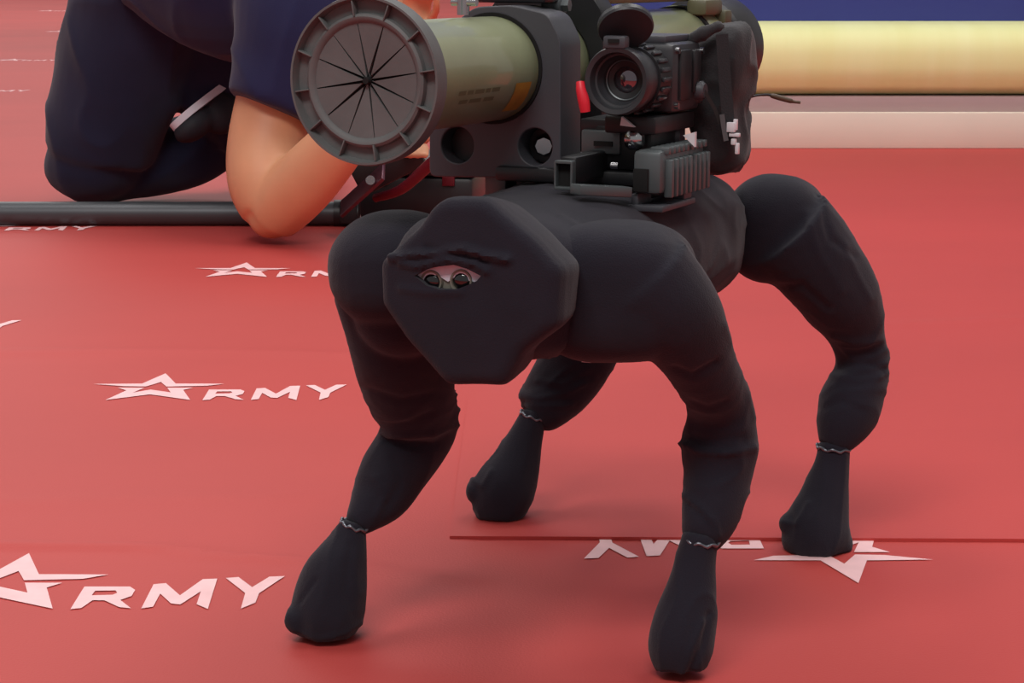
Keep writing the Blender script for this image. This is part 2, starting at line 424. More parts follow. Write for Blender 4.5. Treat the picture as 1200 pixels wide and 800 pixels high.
# right front
leg('rf', [(D(-0.180, 0.088, 0.300), (0.058, 0.052, 0.052), 0.66)],
    [(752, 328, 68, 1.485), (790, 372, 58, 1.488), (822, 428, 41, 1.515), (842, 470, 38, 1.55), (846, 500, 41, 1.557), (844, 522, 47, 1.56), (842, 553, 41, 1.555), (834, 600, 35, 1.54), (825, 626, 26, 1.53), (821, 636, 20, 1.525)],
    {'tube': [(822, 626, 21, 1.527), (816, 655, 24, 1.522), (811, 690, 31, 1.515), (803, 730, 38, 1.508), (798, 762, 39, 1.503), (798, 785, 31, 1.50)], 'balls': []}, (850, 520, 1.56), (821.5, 633, 21, 1.525, -6),
    [([(798, 519), (820, 528), (850, 531), (884, 524)], 3.2, 4.0), ([(800, 512), (830, 517), (870, 512)], -2.2, 4.5), ([(802, 580), (822, 596), (838, 612), (842, 628)], 2.2, 2.6), ([(806, 590), (824, 606), (834, 622)], -1.6, 3.0),
     ([(808, 470), (830, 478), (850, 470)], -1.6, 4), ([(790, 432), (812, 440), (840, 425)], -2.0, 4), ([(848, 380), (868, 430), (884, 490)], 1.2, 3), ([(824, 728), (810, 760), (800, 790)], 2.0, 3), ([(832, 720), (822, 760), (808, 790)], -2.4, 4), ([(806, 480), (806, 505)], 2, 4)])
# left front
leg('lf', [(D(-0.185, -0.090, 0.308), (0.049, 0.058, 0.044), 0.86), (D(-0.17, -0.090, 0.280), (0.040, 0.050, 0.045), 1.0)],
    [(440, 330, 52, 1.585), (459, 390, 54, 1.595), (476, 445, 55, 1.63), (492, 488, 46, 1.665), (487, 516, 43, 1.665), (464, 550, 40, 1.65), (444, 584, 34, 1.635), (426, 606, 23, 1.62), (415, 618, 15, 1.613)],
    {'tube': [(415, 610, 15, 1.614), (408, 637, 24, 1.61), (394, 672, 38, 1.603), (386, 705, 44, 1.597), (383, 728, 42, 1.592), (383, 745, 33, 1.59)], 'balls': [(356, 722, 1.592, (0.012, 0.024, 0.014))]}, (500, 492, 1.665), (415, 615, 16, 1.613, -14),
    [([(450, 506), (480, 510), (512, 505), (535, 498)], 2.8, 4), ([(452, 516), (480, 520), (510, 520)], -2.2, 4), ([(450, 498), (480, 496), (505, 484)], -1.6, 4), ([(425, 455), (470, 470), (520, 460)], -1.4, 5),
     ([(440, 560), (452, 580), (440, 606)], 1.8, 3.5), ([(462, 540), (470, 565), (455, 592)], -1.4, 4), ([(345, 738), (375, 748), (400, 742), (424, 730)], 1.6, 3), ([(370, 680), (352, 705)], -1.4, 3), ([(410, 640), (405, 690), (412, 720)], -1.0, 5)])
# left rear
leg('lr', [(D(0.16, -0.115, 0.285), (0.045, 0.05, 0.05), 0.7)],
    [(690, 330, 44, 1.99), (692, 390, 42, 2.0), (670, 432, 41, 2.0), (648, 463, 38, 1.99), (636, 482, 27, 1.975), (626, 490, 15, 1.97)],
    {'tube': [(625, 483, 14, 1.97), (617, 507, 20, 1.965), (604, 542, 29, 1.955), (590, 574, 36, 1.945), (586, 598, 32, 1.94), (585, 611, 25, 1.937)], 'balls': [(562, 574, 1.945, (0.012, 0.018, 0.012))], 'z': 0.0035}, (645, 462, 1.99), (624.5, 487, 15, 1.968, -14),
    [([(608, 462), (630, 468), (665, 460), (685, 448)], 2.2, 3.5), ([(610, 474), (640, 476), (670, 474)], 2.0, 3), ([(630, 446), (660, 450), (690, 432)], 1.8, 3.5), ([(550, 560), (566, 570), (576, 552)], 1.6, 3)])
# right rear
leg('rr', [(D(0.220, 0.108, 0.297), (0.046, 0.052, 0.050), 0.8)],
    [(920, 268, 60, 1.85), (953, 305, 55, 1.855), (987, 352, 46, 1.87), (1004, 395, 33, 1.89), (1010, 430, 31, 1.89), (998, 470, 37, 1.88), (986, 500, 31, 1.87), (977, 524, 19, 1.865)],
    {'tube': [(977, 518, 19, 1.865), (975, 545, 21, 1.86), (966, 585, 29, 1.85), (957, 615, 38, 1.842), (957, 635, 38, 1.838), (959, 650, 31, 1.836)], 'balls': [(930, 612, 1.842, (0.013, 0.018, 0.010)), (980, 638, 1.838, (0.014, 0.016, 0.012))]}, (1012, 415, 1.89), (977, 524, 19.5, 1.863, -4),
    [([(960, 230), (972, 280), (1000, 300)], -1.6, 4), ([(976, 395), (1000, 402), (1032, 398)], 2.4, 4), ([(984, 430), (1010, 424), (1036, 432)], -2.0, 4), ([(975, 440), (1005, 446), (1030, 440)], 1.8, 4), ([(960, 480), (985, 470), (1010, 480)], -1.2, 4),
     ([(945, 250), (960, 300), (985, 340)], 1.4, 5), ([(900, 340), (940, 335), (970, 360)], -1.8, 5), ([(918, 612), (935, 615), (948, 590)], 1.8, 3), ([(990, 290), (1004, 320), (1020, 350)], 1.2, 4)])

tg = [at(x, y, 1.60) for x, y in ((681, 424), (692, 425), (699, 417))]
MB().add(tg + [p + U * 0.002 for p in tg], [(0, 1, 2), (5, 4, 3), (0, 3, 4, 1), (1, 4, 5, 2), (2, 5, 3, 0)]).build('white_triangle', 'white_plastic', dog, label='tiny white triangle under the belly')  # small white triangle at an unidentified pale spot
# hood
HP = D(-0.298, 0.0, 0.0)
HN = (-U * 1.0 + Z * 0.04).normalized()
hood_px = [(504, 243), (517, 234), (564, 234), (620, 278), (656, 317), (650, 382), (607, 415), (586, 453), (520, 452), (473, 401), (443, 357), (442, 307), (490, 264)]
hp = [onplane(x, y, HP, HN) for x, y in hood_px]
cen = sum(hp, Vector()) / len(hp)
def ring(scale, back, rise=0.0, rnd=0.0):
    out = []
    for p in hp:
        q = cen + (p - cen) * scale
        out.append(q - HN * back + Z * rise)
    return out
# resample outline with slightly rounded corners in plane coordinates
ex = V.copy(); ez = ex.cross(HN).normalized(); ez = ez if ez.z > 0 else -ez
pl2 = [((p - cen).dot(ex), (p - cen).dot(ez)) for p in hp]
pl2 = rounded(pl2, 0.005, 4)
lv = [(0.0, 0.0, 0), (0.30, -0.001, 0), (0.62, 0.0, 0), (0.90, 0.002, 0), (0.985, 0.006, 0), (1.01, 0.014, 0), (1.0, 0.028, 0), (0.96, 0.048, 0.0), (0.86, 0.075, 0.0), (0.70, 0.10, 0.0), (0.0, 0.11, 0.0)]
mb = MB(); vs_ = []; n2 = len(pl2)
for sc_, bk, rs in lv:
    for (x, z) in pl2: vs_.append(cen + ex * x * sc_ + ez * z * sc_ - HN * bk + Z * rs)
mb.add(vs_, [(i * n2 + k, i * n2 + (k + 1) % n2, (i + 1) * n2 + (k + 1) % n2, (i + 1) * n2 + k) for i in range(len(lv) - 1) for k in range(n2)])
def hp3(px, py, off=0.0): return onplane(px, py, HP + HN * off, HN)
tuck = [[hp3(457, 303), hp3(480, 299), hp3(512, 296), hp3(545, 292), hp3(575, 300), hp3(596, 304)], [hp3(470, 309), hp3(490, 312), hp3(524, 304), hp3(556, 308), hp3(572, 318)], [hp3(470, 338), hp3(500, 342), hp3(540, 342)], [hp3(500, 291), hp3(540, 298), hp3(570, 306)]]
TA = (0.0045, 0.0032, 0.0018, -0.0025); TS = (0.0028, 0.0024, 0.003, 0.0022)
def hood_disp(co, n):
    d = 0.0012 * noise.noise(co * 25) + 0.0008 * ridg(co * 18) * (0.5 + 0.5 * noise.noise(co * 9))
    if n.dot(HN) > 0.6:
        for L, a, s_ in zip(tuck, TA, TS):
            b = 9
            for p, q in zip(L[:-1], L[1:]):
                e = q - p; t = max(0, min(1, (co - p).dot(e) / e.length_squared)); w_ = (co - p - e * t); w_ = w_ - HN * w_.dot(HN); b = min(b, w_.length)
            d += a * math.exp(-(b / s_) ** 2)
    return d
me = mb.soft('hood', 0.0022, 3, hood_disp)
hood_ob = bpy.data.objects.new('hood_tmp', me); COL.objects.link(hood_ob)
slit = [(486, 323), (498, 316), (515, 312), (533, 310), (548, 315), (564, 323), (559, 329), (548, 334), (535, 339), (517, 339), (500, 334)]
sx_ = [hp3(x, y) for x, y in slit]; ns = len(slit)
cut = MB(); cut.add([p + HN * 0.02 for p in sx_] + [p - HN * 0.012 for p in sx_], [(i, (i + 1) % ns, ns + (i + 1) % ns, ns + i) for i in range(ns)] + [tuple(range(ns))[::-1], tuple(range(ns, 2 * ns))])
cut_ob = bpy.data.objects.new('cut_tmp', cut.mesh('cut')); COL.objects.link(cut_ob)
bo = hood_ob.modifiers.new('b', 'BOOLEAN'); bo.operation = 'DIFFERENCE'; bo.object = cut_ob; bo.solver = 'EXACT'
me = bake(hood_ob); bpy.data.objects.remove(hood_ob); bpy.data.objects.remove(cut_ob)
hood = link('hood', me, 'black_cloth', dog, 60, 'black cloth hood with a narrow eye slit')
# face behind the slit: pale brow plate, grey nose bridge, two glossy lens eyes
fpx = [(483, 323), (498, 313), (533, 307), (566, 321), (560, 331), (545, 328), (535, 323), (525, 330), (512, 322), (498, 330)]
f3 = [hp3(x, y, -0.005) for x, y in fpx]; nf = len(f3)
fp = MB(); fp.add([p for p in f3] + [p - HN * 0.003 for p in f3], [(i, (i + 1) % nf, nf + (i + 1) % nf, nf + i) for i in range(nf)] + [tuple(range(nf)), tuple(range(nf, 2 * nf))[::-1]])
fp.build('brow_plate', 'face_plate', hood, 38, 'pale brow plate inside the eye slit')
nb = [hp3(x, y, -0.0065) for x, y in [(484, 322), (566, 322), (560, 342), (490, 342)]]
MB().add(nb + [p - HN * 0.003 for p in nb], [(0, 1, 2, 3), (7, 6, 5, 4), (0, 4, 5, 1), (1, 5, 6, 2), (2, 6, 7, 3), (3, 7, 4, 0)]).build('nose_bridge', 'face_grey', hood)
for (x, y) in ((507, 330), (542, 329)):
    c = hp3(x, y, -0.0075); k = pxm(1.42)
    M = frame(c, HN); k *= 1.1
    e = MB().ball(c, (11.0 * k, 6.5 * k, 10.5 * k), RD, 24, 16).build('eye', 'eye_black', hood, 180, 'glossy black lens eye')
    MB().lathe(M, [(0.0015, 10.2 * k), (0.0035, 10.6 * k), (0.0037, 12.6 * k), (0.001, 13.6 * k)], 28, False).build('eye_ring', 'face_grey', e)

# ------------------------------------------------------------------ launcher tube
TL = math.radians(25)
W = Vector((math.sin(TL), math.cos(TL), -0.010)).normalized()
L0 = at(425, 95, 1.5)
LF_ = frame(L0, W)                                     # x lateral (image right), y rearwards, z up
lau = thing('rocket_launcher', L0 + W * 0.3 - Z * 0.05, 'olive launcher tube with dark ribbed round end cap on the robot', 'launcher')
RT = 0.0425
MB().lathe(LF_, [(0.026, 0.036), (0.028, RT), (0.705, RT), (0.708, RT - 0.001)], 64).build('tube', 'olive', lau)
MB().lathe(LF_, [(0.0075, 0.0475), (0.0075, 0.058), (0.0, 0.0595), (0.0, 0.0612), (0.004, 0.0622), (0.014, 0.0618), (0.020, 0.056), (0.034, 0.0435), (0.034, 0.03), (0.012, 0.03), (0.0075, 0.0475)], 72, False).build('end_cap', 'cap_rubber', lau)
MB().lathe(LF_, [(0.010, 0.0001), (0.010, 0.046)], 48, False).build('cap_backing', 'dark_gap', lau)
MB().lathe(LF_, [(0.0065, 0.0412), (0.0045, 0.0420), (0.0020, 0.0445), (0.0016, 0.0465), (0.003, 0.0484), (0.0085, 0.0492)], 72, False).build('cap_ring', 'cap_rubber', lau)
NS = 12
for k in range(NS):
    a0 = 2 * math.pi * k / NS + 0.16; a1 = a0 + 2 * math.pi / NS
    g = 0.00055 + 0.0005 * ((k * 7) % 5) / 5 if k not in (3, 8) else 0.0002                  # uneven gap between the leaves
    mbs = MB(); prof_r = [0.0030, 0.014, 0.028, 0.0440]; NA = 4; vs_ = []
    tl = (random.random() - 0.5) * 0.0008
    for lay in (0, 1):
        for r in prof_r:
            for j in range(NA + 1):
                da = g * (1.75 - 1.25 * r / 0.044) / r
                t = a0 + da + (a1 - a0 - 2 * da) * j / NA
                y = 0.0045 + 0.0035 * (1 - r / 0.044) + tl * (j / NA - 0.5) + (0.0022 if lay else 0)
                vs_.append(LF_ @ Vector((r * math.cos(t), y, r * math.sin(t))))
    n_ = NA + 1; q_ = len(prof_r) * n_; fs = []
    for i in range(len(prof_r) - 1):
        for j in range(NA):
            b_ = i * n_ + j; fs.append((b_, b_ + 1, b_ + n_ + 1, b_ + n_)); fs.append((q_ + b_, q_ + b_ + n_, q_ + b_ + n_ + 1, q_ + b_ + 1))
    for i in range(len(prof_r) - 1):
        for j in (0, NA):
            b_ = i * n_ + j; fs.append((b_, b_ + n_, q_ + b_ + n_, q_ + b_))
    for i in (0, len(prof_r) - 1):
        for j in range(NA):
            b_ = i * n_ + j; fs.append((b_, b_ + 1, q_ + b_ + 1, q_ + b_))
    mbs.add(vs_, fs).build('cap_leaf', 'cap_rubber', lau, 25)
    rt = Matrix.Rotation(-a0, 4, 'Y')
    MB().box(LF_ @ rt, (0.0528, 0.0042, 0), (0.0118, 0.0068, 0.0011), 0.0003).build('cap_rib', 'cap_rubber', lau)
MB().lathe(LF_, [(0.004, 0.0001), (0.004, 0.0024), (0.009, 0.0032)], 16, False).build('cap_hub', 'dark_gap', lau)
# amber label patch wrapped on the tube, and faint stencilled marks
def wrap(name, s0, s1, p0, p1, m, r=RT + 0.0004, nseg=8):
    mb = MB(); vs_ = []
    for i in range(nseg + 1):
        t = math.radians(p0 + (p1 - p0) * i / nseg)
        for s_ in (s0, s1): vs_.append(LF_ @ Vector((r * math.cos(t), s_, r * math.sin(t))))
    return mb.add(vs_, [(2 * i, 2 * i + 1, 2 * i + 3, 2 * i + 2) for i in range(nseg)]).build(name, m, lau, 180)
wrap('label_patch', 0.176, 0.205, -12, -48, 'label_amber')
for i, (s0, ln, p) in enumerate([(0.075, .012, -14), (0.090, .010, -14), (0.103, .016, -14), (0.122, .008, -14), (0.133, .014, -14), (0.080, .014, -24), (0.098, .020, -24), (0.123, .018, -24)]):
    wrap('stencil_mark', s0, s0 + ln, p, p - 4.5, 'stencil', RT + 0.0003, 2)
# rear sleeve, band and rear bell
MB().lathe(LF_, [(0.640, RT), (0.640, RT + .0022), (0.648, RT + .0022), (0.648, RT)], 48, False).build('rear_band', 'dark_gap', lau)
MB().lathe(LF_, [(0.650, RT), (0.652, RT + .003), (0.700, RT + .003), (0.706, RT)], 48, False).build('rear_sleeve', 'olive', lau)
MB().lathe(LF_, [(0.704, 0.043), (0.71, 0.053), (0.735, 0.057), (0.765, 0.055), (0.772, 0.040), (0.772, 0.002)], 48, True).build('rear_bell', 'plastic_black', lau)
# folded sight bar along the top
MB().box(LF_, (0.006, 0.55, RT + 0.012), (0.020, 0.30, 0.010), 0.003).build('sight_bar', 'olive_dark', lau)
MB().box(LF_, (0.026, 0.660, RT + 0.001), (0.022, 0.050, 0.016), 0.004).box(LF_, (0.034, 0.69, RT - 0.010), (0.016, 0.02, 0.016), 0.003).build('trigger_block', 'olive_dark', lau)
MB().cyl(LF_ @ Vector((0.0, 0.165, RT + 0.002)), LF_ @ Vector((0.0, 0.165, RT + 0.02)), 0.005).cyl(LF_ @ Vector((-0.01, 0.165, RT + 0.012)), LF_ @ Vector((0.012, 0.165, RT + 0.012)), 0.003).build('clasp', 'steel', lau)

# ------------------------------------------------------------------ mounting frame on the robot's back
SPL = 0.218
mount = thing('mounting_frame', D(0.05, 0.0, 0.36), 'dark grey clamp frame with round holes between tube and robot', 'bracket')
PM = LF_ @ Matrix.Translation((0, SPL, 0)); PMi = PM.inverted()
wn = W.copy()
def onp(px, py):
    q = PMi @ onplane(px, py, L0 + W * SPL, wn); return (q.x, q.z)
outl = rounded([onp(503, 144), onp(503, 207), onp(657, 209), onp(657, 46), onp(642, 16), onp(600, 6), onp(556, 8), onp(515, 40), onp(503, 100)], 0.007, 4)
TK = 0.042
h1, h2 = onp(536, 170), onp(627, 172)
PM2 = PM @ Matrix.Translation((0, TK / 2, 0))
plate('clamp_plate', PM2, outl, [(0, 0, RT + 0.0022), (h1[0], h1[1], 0.0152), (h2[0], h2[1], 0.0152)], TK, 0.0012, 'plastic_grey', mount, 40)
MB().lathe(PM, [(-0.001, RT + 0.0002), (-0.0015, RT + 0.0030), (0.004, RT + 0.0034), (0.004, RT + 0.0002)], 60, False).build('rubber_gasket', 'dark_gap', mount)
# bolt seen through the right hole
b3 = PM @ Vector((h2[0], 0.020, h2[1]))
MB().cyl(b3, b3 + W * 0.01, 0.0146, seg=24).build('hole_plug', 'plastic_black', mount)
MB().cyl(b3 - W * 0.012 + V * 0.004, b3, 0.007, 0.010, seg=8).build('bolt', 'steel', mount)
b3 = PM @ Vector((h1[0], 0.018, h1[1])); MB().cyl(b3, b3 + W * 0.005, 0.0148, seg=24).build('hole_plug', 'plastic_black', mount)
# second clamp behind, with its top lug
P3 = LF_ @ Matrix.Translation((0, 0.335, 0))
o2 = rounded([(-0.056, -0.075), (0.056, -0.075), (0.056, 0.045), (0.040, 0.066), (-0.035, 0.066), (-0.056, 0.04)], 0.006)
plate('clamp_plate', P3, o2, [(0, 0, RT + 0.0015)], 0.030, 0.001, 'plastic_black', mount, 40)
MB().box(LF_, (-0.006, 0.262, 0.068), (0.085, 0.04, 0.030), 0.003).build('top_bar', 'plastic_black', mount)
q3 = at(652, 6, 1.74); MB().cyl(q3 - V * 0.01, q3 + V * 0.006, 0.010, seg=20).cyl(q3 + V * .004, q3 + V * 0.012, 0.0055, seg=6).build('clamp_bolt', 'metal_grey', mount)
# base plate on the back of the dog
zb = 0.368
MB().box(frame(D(0.075, 0.0, zb), U), (0, 0, 0), (0.13, 0.24, 0.012), 0.003).build('base_plate', 'plastic_black', mount)
MB().box(frame(at(580, 214, 1.72), W), (0, 0.012, 0), (0.020, 0.024, 0.030), 0.002).build('base_foot', 'metal_grey', mount)
MB().box(frame(at(655, 222, 1.74), W), (-0.015, 0.02, 0), (0.075, 0.05, 0.026), 0.004).build('base_block', 'plastic_black', mount)
# cranked side bracket carrying the accessory rail
def pbox(name, px, py, Y, sz, m, off=(0, 0, 0), bev=0.0015, parent=mount, yaw=TL, label=None, tilt=0.0):
    ax = Vector((math.sin(yaw), math.cos(yaw), tilt))
    return MB().box(frame(at(px, py, Y), ax), off, sz, bev).build(name, m, parent, label=label)
pbox('lever_bar', 664, 200, 1.60, (0.014, 0.105, 0.021), 'plastic_black', (0, 0.055, 0.0), 0.002)
sf = frame(at(662, 205, 1.598), W)
plate('socket', sf, rounded([(-.0078, -.0115), (.0078, -.0115), (.0078, .0115), (-.0078, .0115)], .002), [[(-.006, -.009), (.006, -.009), (.006, .009), (-.006, .009)]], 0.008, 0.0006, 'metal_grey', mount)
MB().box(sf, (0, 0.003, 0), (.013, .002, .019)).build('socket_core', 'dark_gap', mount)
pbox('lever_plate', 680, 222, 1.575, (0.014, 0.05, 0.008), 'metal_grey', (0, 0.02, 0.0), 0.001, yaw=1.0, tilt=-0.10)
pbox('rail_block', 690, 166, 1.66, (0.034, 0.05, 0.019), 'metal_grey', (0.010, 0.025, 0.0), 0.0015)
pbox('rail_slot', 690, 166, 1.66, (0.016, 0.004, 0.004), 'dark_gap', (0.013, 0.0, -0.001), 0.0)
pbox('spacer', 688, 150, 1.66, (0.044, 0.06, 0.010), 'plastic_black', (0.014, 0.035, 0.002), 0.001)
q3 = at(722, 194, 1.618); MB().cyl(q3 - V * 0.004, q3 + V * 0.002, 0.0028, seg=12).build('bolt', 'steel', mount)
rail = frame(at(752, 208, 1.60), W)
MB().box(rail, (0.004, 0.05, 0.004), (0.024, 0.10, 0.034), 0.004).build('accessory_rail', 'metal_grey', mount)
MB().box(rail, (0.0, -0.0015, -0.002), (0.012, 0.004, 0.018), 0.0005).build('rail_socket', 'dark_gap', mount)
for k in range(9):
    y = 0.012 + 0.0105 * k
    MB().box(rail, (0.0185, y, -0.001), (0.007, 0.0052, 0.030), 0.0012).box(rail, (0.011, y, 0.0205), (0.016, 0.0052, 0.006), 0.0012).build('rail_ridge', 'metal_grey', mount)
MB().box(rail, (0.004, 0.035, -0.024), (0.03, 0.075, 0.005), 0.001).box(rail, (-0.006, 0.015, -0.019), (0.006, 0.03, 0.012), 0.001).box(rail, (0.012, 0.06, -0.018), (0.01, 0.018, 0.01), 0.001).build('rail_clamp', 'plastic_grey', mount)
q3 = at(742, 163, 1.63); MB().lathe(frame(q3 - V * 0.006, V + U * 0.1), [(0, .006), (0.003, .0085), (0.010, .0088), (0.014, .006)], 14).build('thumb_knob', 'steel', mount)
pbox('riser', 735, 178, 1.66, (0.05, 0.08, 0.036), 'plastic_black', (0.0, 0.03, 0.004), 0.003)
q3 = at(790, 160, 1.70); MB().lathe(frame(q3 - V * 0.008, V), [(0, .008), (0.004, .011), (0.012, .011), (0.015, .008)], 12).build('thumb_knob', 'plastic_grey', mount)

# ------------------------------------------------------------------ optical sight
S0 = at(722, 95, 1.60)
SF = frame(S0, W)
sight = thing('optical_sight', S0 + W * 0.07 - Z * 0.035, 'black thermal sight with round lens and open flip cap', 'sight')
RL = 40.5 * pxm(1.6, 95)
MB().lathe(SF, [(0.016, 0.0170), (0.013, 0.0190), (0.008, 0.0193), (0.0075, 0.0210), (0.003, 0.0213), (0.0, 0.0222), (-0.001, RL - 0.001), (0.001, RL), (0.010, RL), (0.013, RL - .003), (0.034, RL - 0.003), (0.034, 0.015)], 56, False).build('lens_barrel', 'sight_black', sight)
MB().lathe(SF, [(0.016, 0.0172), (0.020, 0.0145), (0.021, 0.0105), (0.028, 0.009), (0.028, 0.0001)], 40, False).build('lens_cell', 'plastic_black', sight)
MB().ball(SF @ Vector((0, 0.026, 0)), (0.0135, 0.0075, 0.0135), SF.to_3x3(), 28, 14).build('lens', 'lens_glass', sight)
MB().lathe(SF, [(0.0185, 0.0150), (0.0178, 0.0162), (0.0195, 0.0168)], 40, False).build('lens_ring', 'metal_grey', sight)
MB().lathe(SF, [(0.030, 0.020), (0.030, RL - .001), (0.052, RL - .0005), (0.054, 0.02)], 48).build('focus_ring', 'plastic_black', sight)
for k in range(22):
    a = 2 * math.pi * k / 22
    MB().box(SF @ Matrix.Rotation(a, 4, 'Y'), (RL + 0.0002, 0.041, 0), (0.0028, 0.017, 0.0036), 0.0008).build('grip_ridge', 'sight_black', sight)
MB().box(SF, (0.000, 0.088, 0.0), (0.054, 0.066, 0.056), 0.006).build('housing', 'sight_black', sight)
MB().box(SF, (0.0275, 0.078, 0.002), (0.004, 0.024, 0.040), 0.001).box(SF, (0.0275, 0.105, 0.004), (0.004, 0.016, 0.034), 0.001).build('side_panel', 'plastic_black', sight)
MB().box(SF, (0.0, 0.09, 0.0305), (0.036, 0.06, 0.006), 0.0015).build('top_rail', 'plastic_grey', sight)
for (x, y, z) in ((0.027, 0.062, 0.022), (0.027, 0.062, -0.022), (0.028, 0.116, 0.020), (0.028, 0.116, -0.02)):
    q = SF @ Vector((x, y, z)); lat = SF.to_3x3() @ Vector((1, 0, 0)); MB().cyl(q - lat * 0.004, q + lat * 0.0022, 0.0026, seg=12).build('screw', 'steel', sight)
MB().lathe(frame(SF @ Vector((0.026, 0.108, -0.012)), SF.to_3x3() @ Vector((1, 0, 0))), [(0, .008), (0.006, .008), (0.009, .006)], 14).build('control_knob', 'plastic_grey', sight)
MB().box(SF, (0.0, 0.075, -0.036), (0.044, 0.09, 0.014), 0.002).build('mount_shoe', 'plastic_black', sight)
MB().add([SF @ Vector(q) for q in ((-.005, .022, -.036), (.007, .022, -.037), (-.004, .022, -.029), (-.005, .026, -.036), (.007, .026, -.037), (-.004, .026, -.029))], [(0, 1, 2), (5, 4, 3), (0, 3, 4, 1), (1, 4, 5, 2), (2, 5, 3, 0)]).build('white_tab', 'white_plastic', sight)
MB().add([SF @ Vector(q) for q in ((.034, .06, -.045), (.044, .06, -.054), (.044, .06, -.042), (.034, .064, -.045), (.044, .064, -.054), (.044, .064, -.042))], [(0, 1, 2), (5, 4, 3), (0, 3, 4, 1), (1, 4, 5, 2), (2, 5, 3, 0)]).build('white_tab', 'white_plastic', sight)
# hinge and flip cap
MB().box(SF, (-0.0015, 0.003, RL + 0.003), (0.019, 0.010, 0.010), 0.002).build('hinge', 'plastic_grey', sight)
MB().box(SF, (-0.0015, -0.0025, RL + 0.004), (0.009, 0.002, 0.003), 0.0).build('hinge_slot', 'dark_gap', sight)
cc = at(733, 31, 1.615)
na = (C0 - cc).normalized(); na = (na * 0.70 + (Z * 0.95 - V * 0.12) * -0.72).normalized()
MB().lathe(frame(cc, na, Vector((0.3, 1, 0.2))), [(-0.0015, 0.0001), (-0.0015, 0.0202), (-0.003, 0.0206), (-0.003, 0.0218), (0.001, 0.0222), (0.003, 0.0212), (0.0035, 0.0001)], 48, False).build('flip_cap', 'sight_black', sight, 30)
# red tab
rx = MB(); px_tube(rx, [(680, 96, 5, 1.60), (681, 106, 6, 1.598), (684, 118, 7, 1.597), (686, 131, 6, 1.597)], 12, 4); rx.build('safety_tab', 'red_plastic', sight, 60, 'bright red plastic tab')

# ------------------------------------------------------------------ nylon pouch with cable
pouch = thing('nylon_pouch', at(842, 203, 1.80), 'black nylon pouch with strap hanging from the launcher rear', 'pouch')
PY = 1.715
pout = [(806, 52), (818, 38), (842, 28), (868, 30), (872, 62), (871, 105), (861, 126), (866, 158), (868, 188), (858, 201), (832, 204), (814, 196), (808, 150), (807, 95)]
FW = frame(at(840, 115, PY), W); FWi = FW.inverted()
def onf(px, py, off=0.0):
    q = FWi @ onplane(px, py, at(840, 115, PY) + W * off, W); return (q.x, q.z)
mb = MB(); o2 = rounded([onf(*q) for q in pout], 0.010, 4); cx = sum(p[0] for p in o2) / len(o2); cz = sum(p[1] for p in o2) / len(o2); vs_ = []
lay = [(-0.022, 0.0), (-0.023, 0.5), (-0.021, 0.82), (-0.012, 0.97), (0.0, 1.0), (0.018, 1.0), (0.03, 0.9), (0.034, 0.0)]
for y, s_ in lay:
    for (x, z) in o2: vs_.append(FW @ Vector((cx + (x - cx) * s_, y + 0.01, cz + (z - cz) * s_)))
n2 = len(o2); mb.add(vs_, [(i * n2 + k, i * n2 + (k + 1) % n2, (i + 1) * n2 + (k + 1) % n2, (i + 1) * n2 + k) for i in range(len(lay) - 1) for k in range(n2)])
me = mb.soft('pouch_body', 0.003, 4, folds((0.8, 0.2, -0.5), 0.0035, 30, 12, 0.0025)); link('pouch_body', me, 'nylon', pouch, 180)
def strap(name, L, Y, wdt, m, th=0.002, parent=pouch):
    pts = [at(x, y, Y) for x, y in L]; mbs = MB(); vs_ = []
    nn = len(pts); n3 = (C0 - pts[0]).normalized()
    for i, p in enumerate(pts):
        t = (pts[min(i + 1, nn - 1)] - pts[max(i - 1, 0)]).normalized(); s_ = t.cross(n3).normalized() * wdt / 2
        vs_ += [p - s_ - n3 * th / 2, p + s_ - n3 * th / 2, p + s_ + n3 * th / 2, p - s_ + n3 * th / 2]
    fs = [(4 * i + j, 4 * i + (j + 1) % 4, 4 * i + 4 + (j + 1) % 4, 4 * i + 4 + j) for i in range(nn - 1) for j in range(4)] + [(3, 2, 1, 0), tuple(4 * (nn - 1) + j for j in range(4))]
    return mbs.add(vs_, fs).build(name, m, parent)
strap('flap_seam', [(812, 88), (824, 105), (838, 128), (844, 145)], 1.683, 0.003, 'cable_black')
strap('strap', [(846, 40), (848, 70), (850, 100), (853, 135), (856, 165)], 1.680, 0.010, 'nylon')
strap('webbing', [(846, 134), (848, 148), (851, 165)], 1.676, 0.004, 'metal_grey')
for (x, y, w_, h_) in ((857, 149, .007, .008), (862, 146, .003, .009), (861, 158, .009, .003), (860, 166, .004, .005), (864, 174, .003, .009)):
    M = frame(at(x, y, 1.675), W); MB().box(M, (0, 0, 0), (w_, 0.004, h_), 0.0006).build('buckle', 'white_plastic', pouch)
me = None
fr = MB(); px_tube(fr, [(802, 56, 4, 1.70), (815, 44, 7, 1.695), (832, 35, 7, 1.695), (846, 30, 4, 1.70)], 12, 5)
me = fr.soft('flap', 0.0025, 3, folds((1, 0, 0.3), 0.002, 50, 20)); link('flap', me, 'nylon', pouch, 180)
cb = MB(); px_tube(cb, [(858, 130, 1.3, 1.76), (868, 121, 1.3, 1.76), (882, 113, 1.3, 1.765), (898, 111, 1.4, 1.77), (906, 112, 1.6, 1.77)], 10, 6)
cb.build('cable', 'cable_black', pouch)
cb = MB(); px_tube(cb, [(903, 111.5, 2.2, 1.77), (908, 113, 3.2, 1.77), (926, 118, 3.0, 1.77), (929, 119, 2.0, 1.77), (938, 120, 1.8, 1.77)], 12, 3)
cb.build('cable_plug', 'cable_plug', pouch, 60)

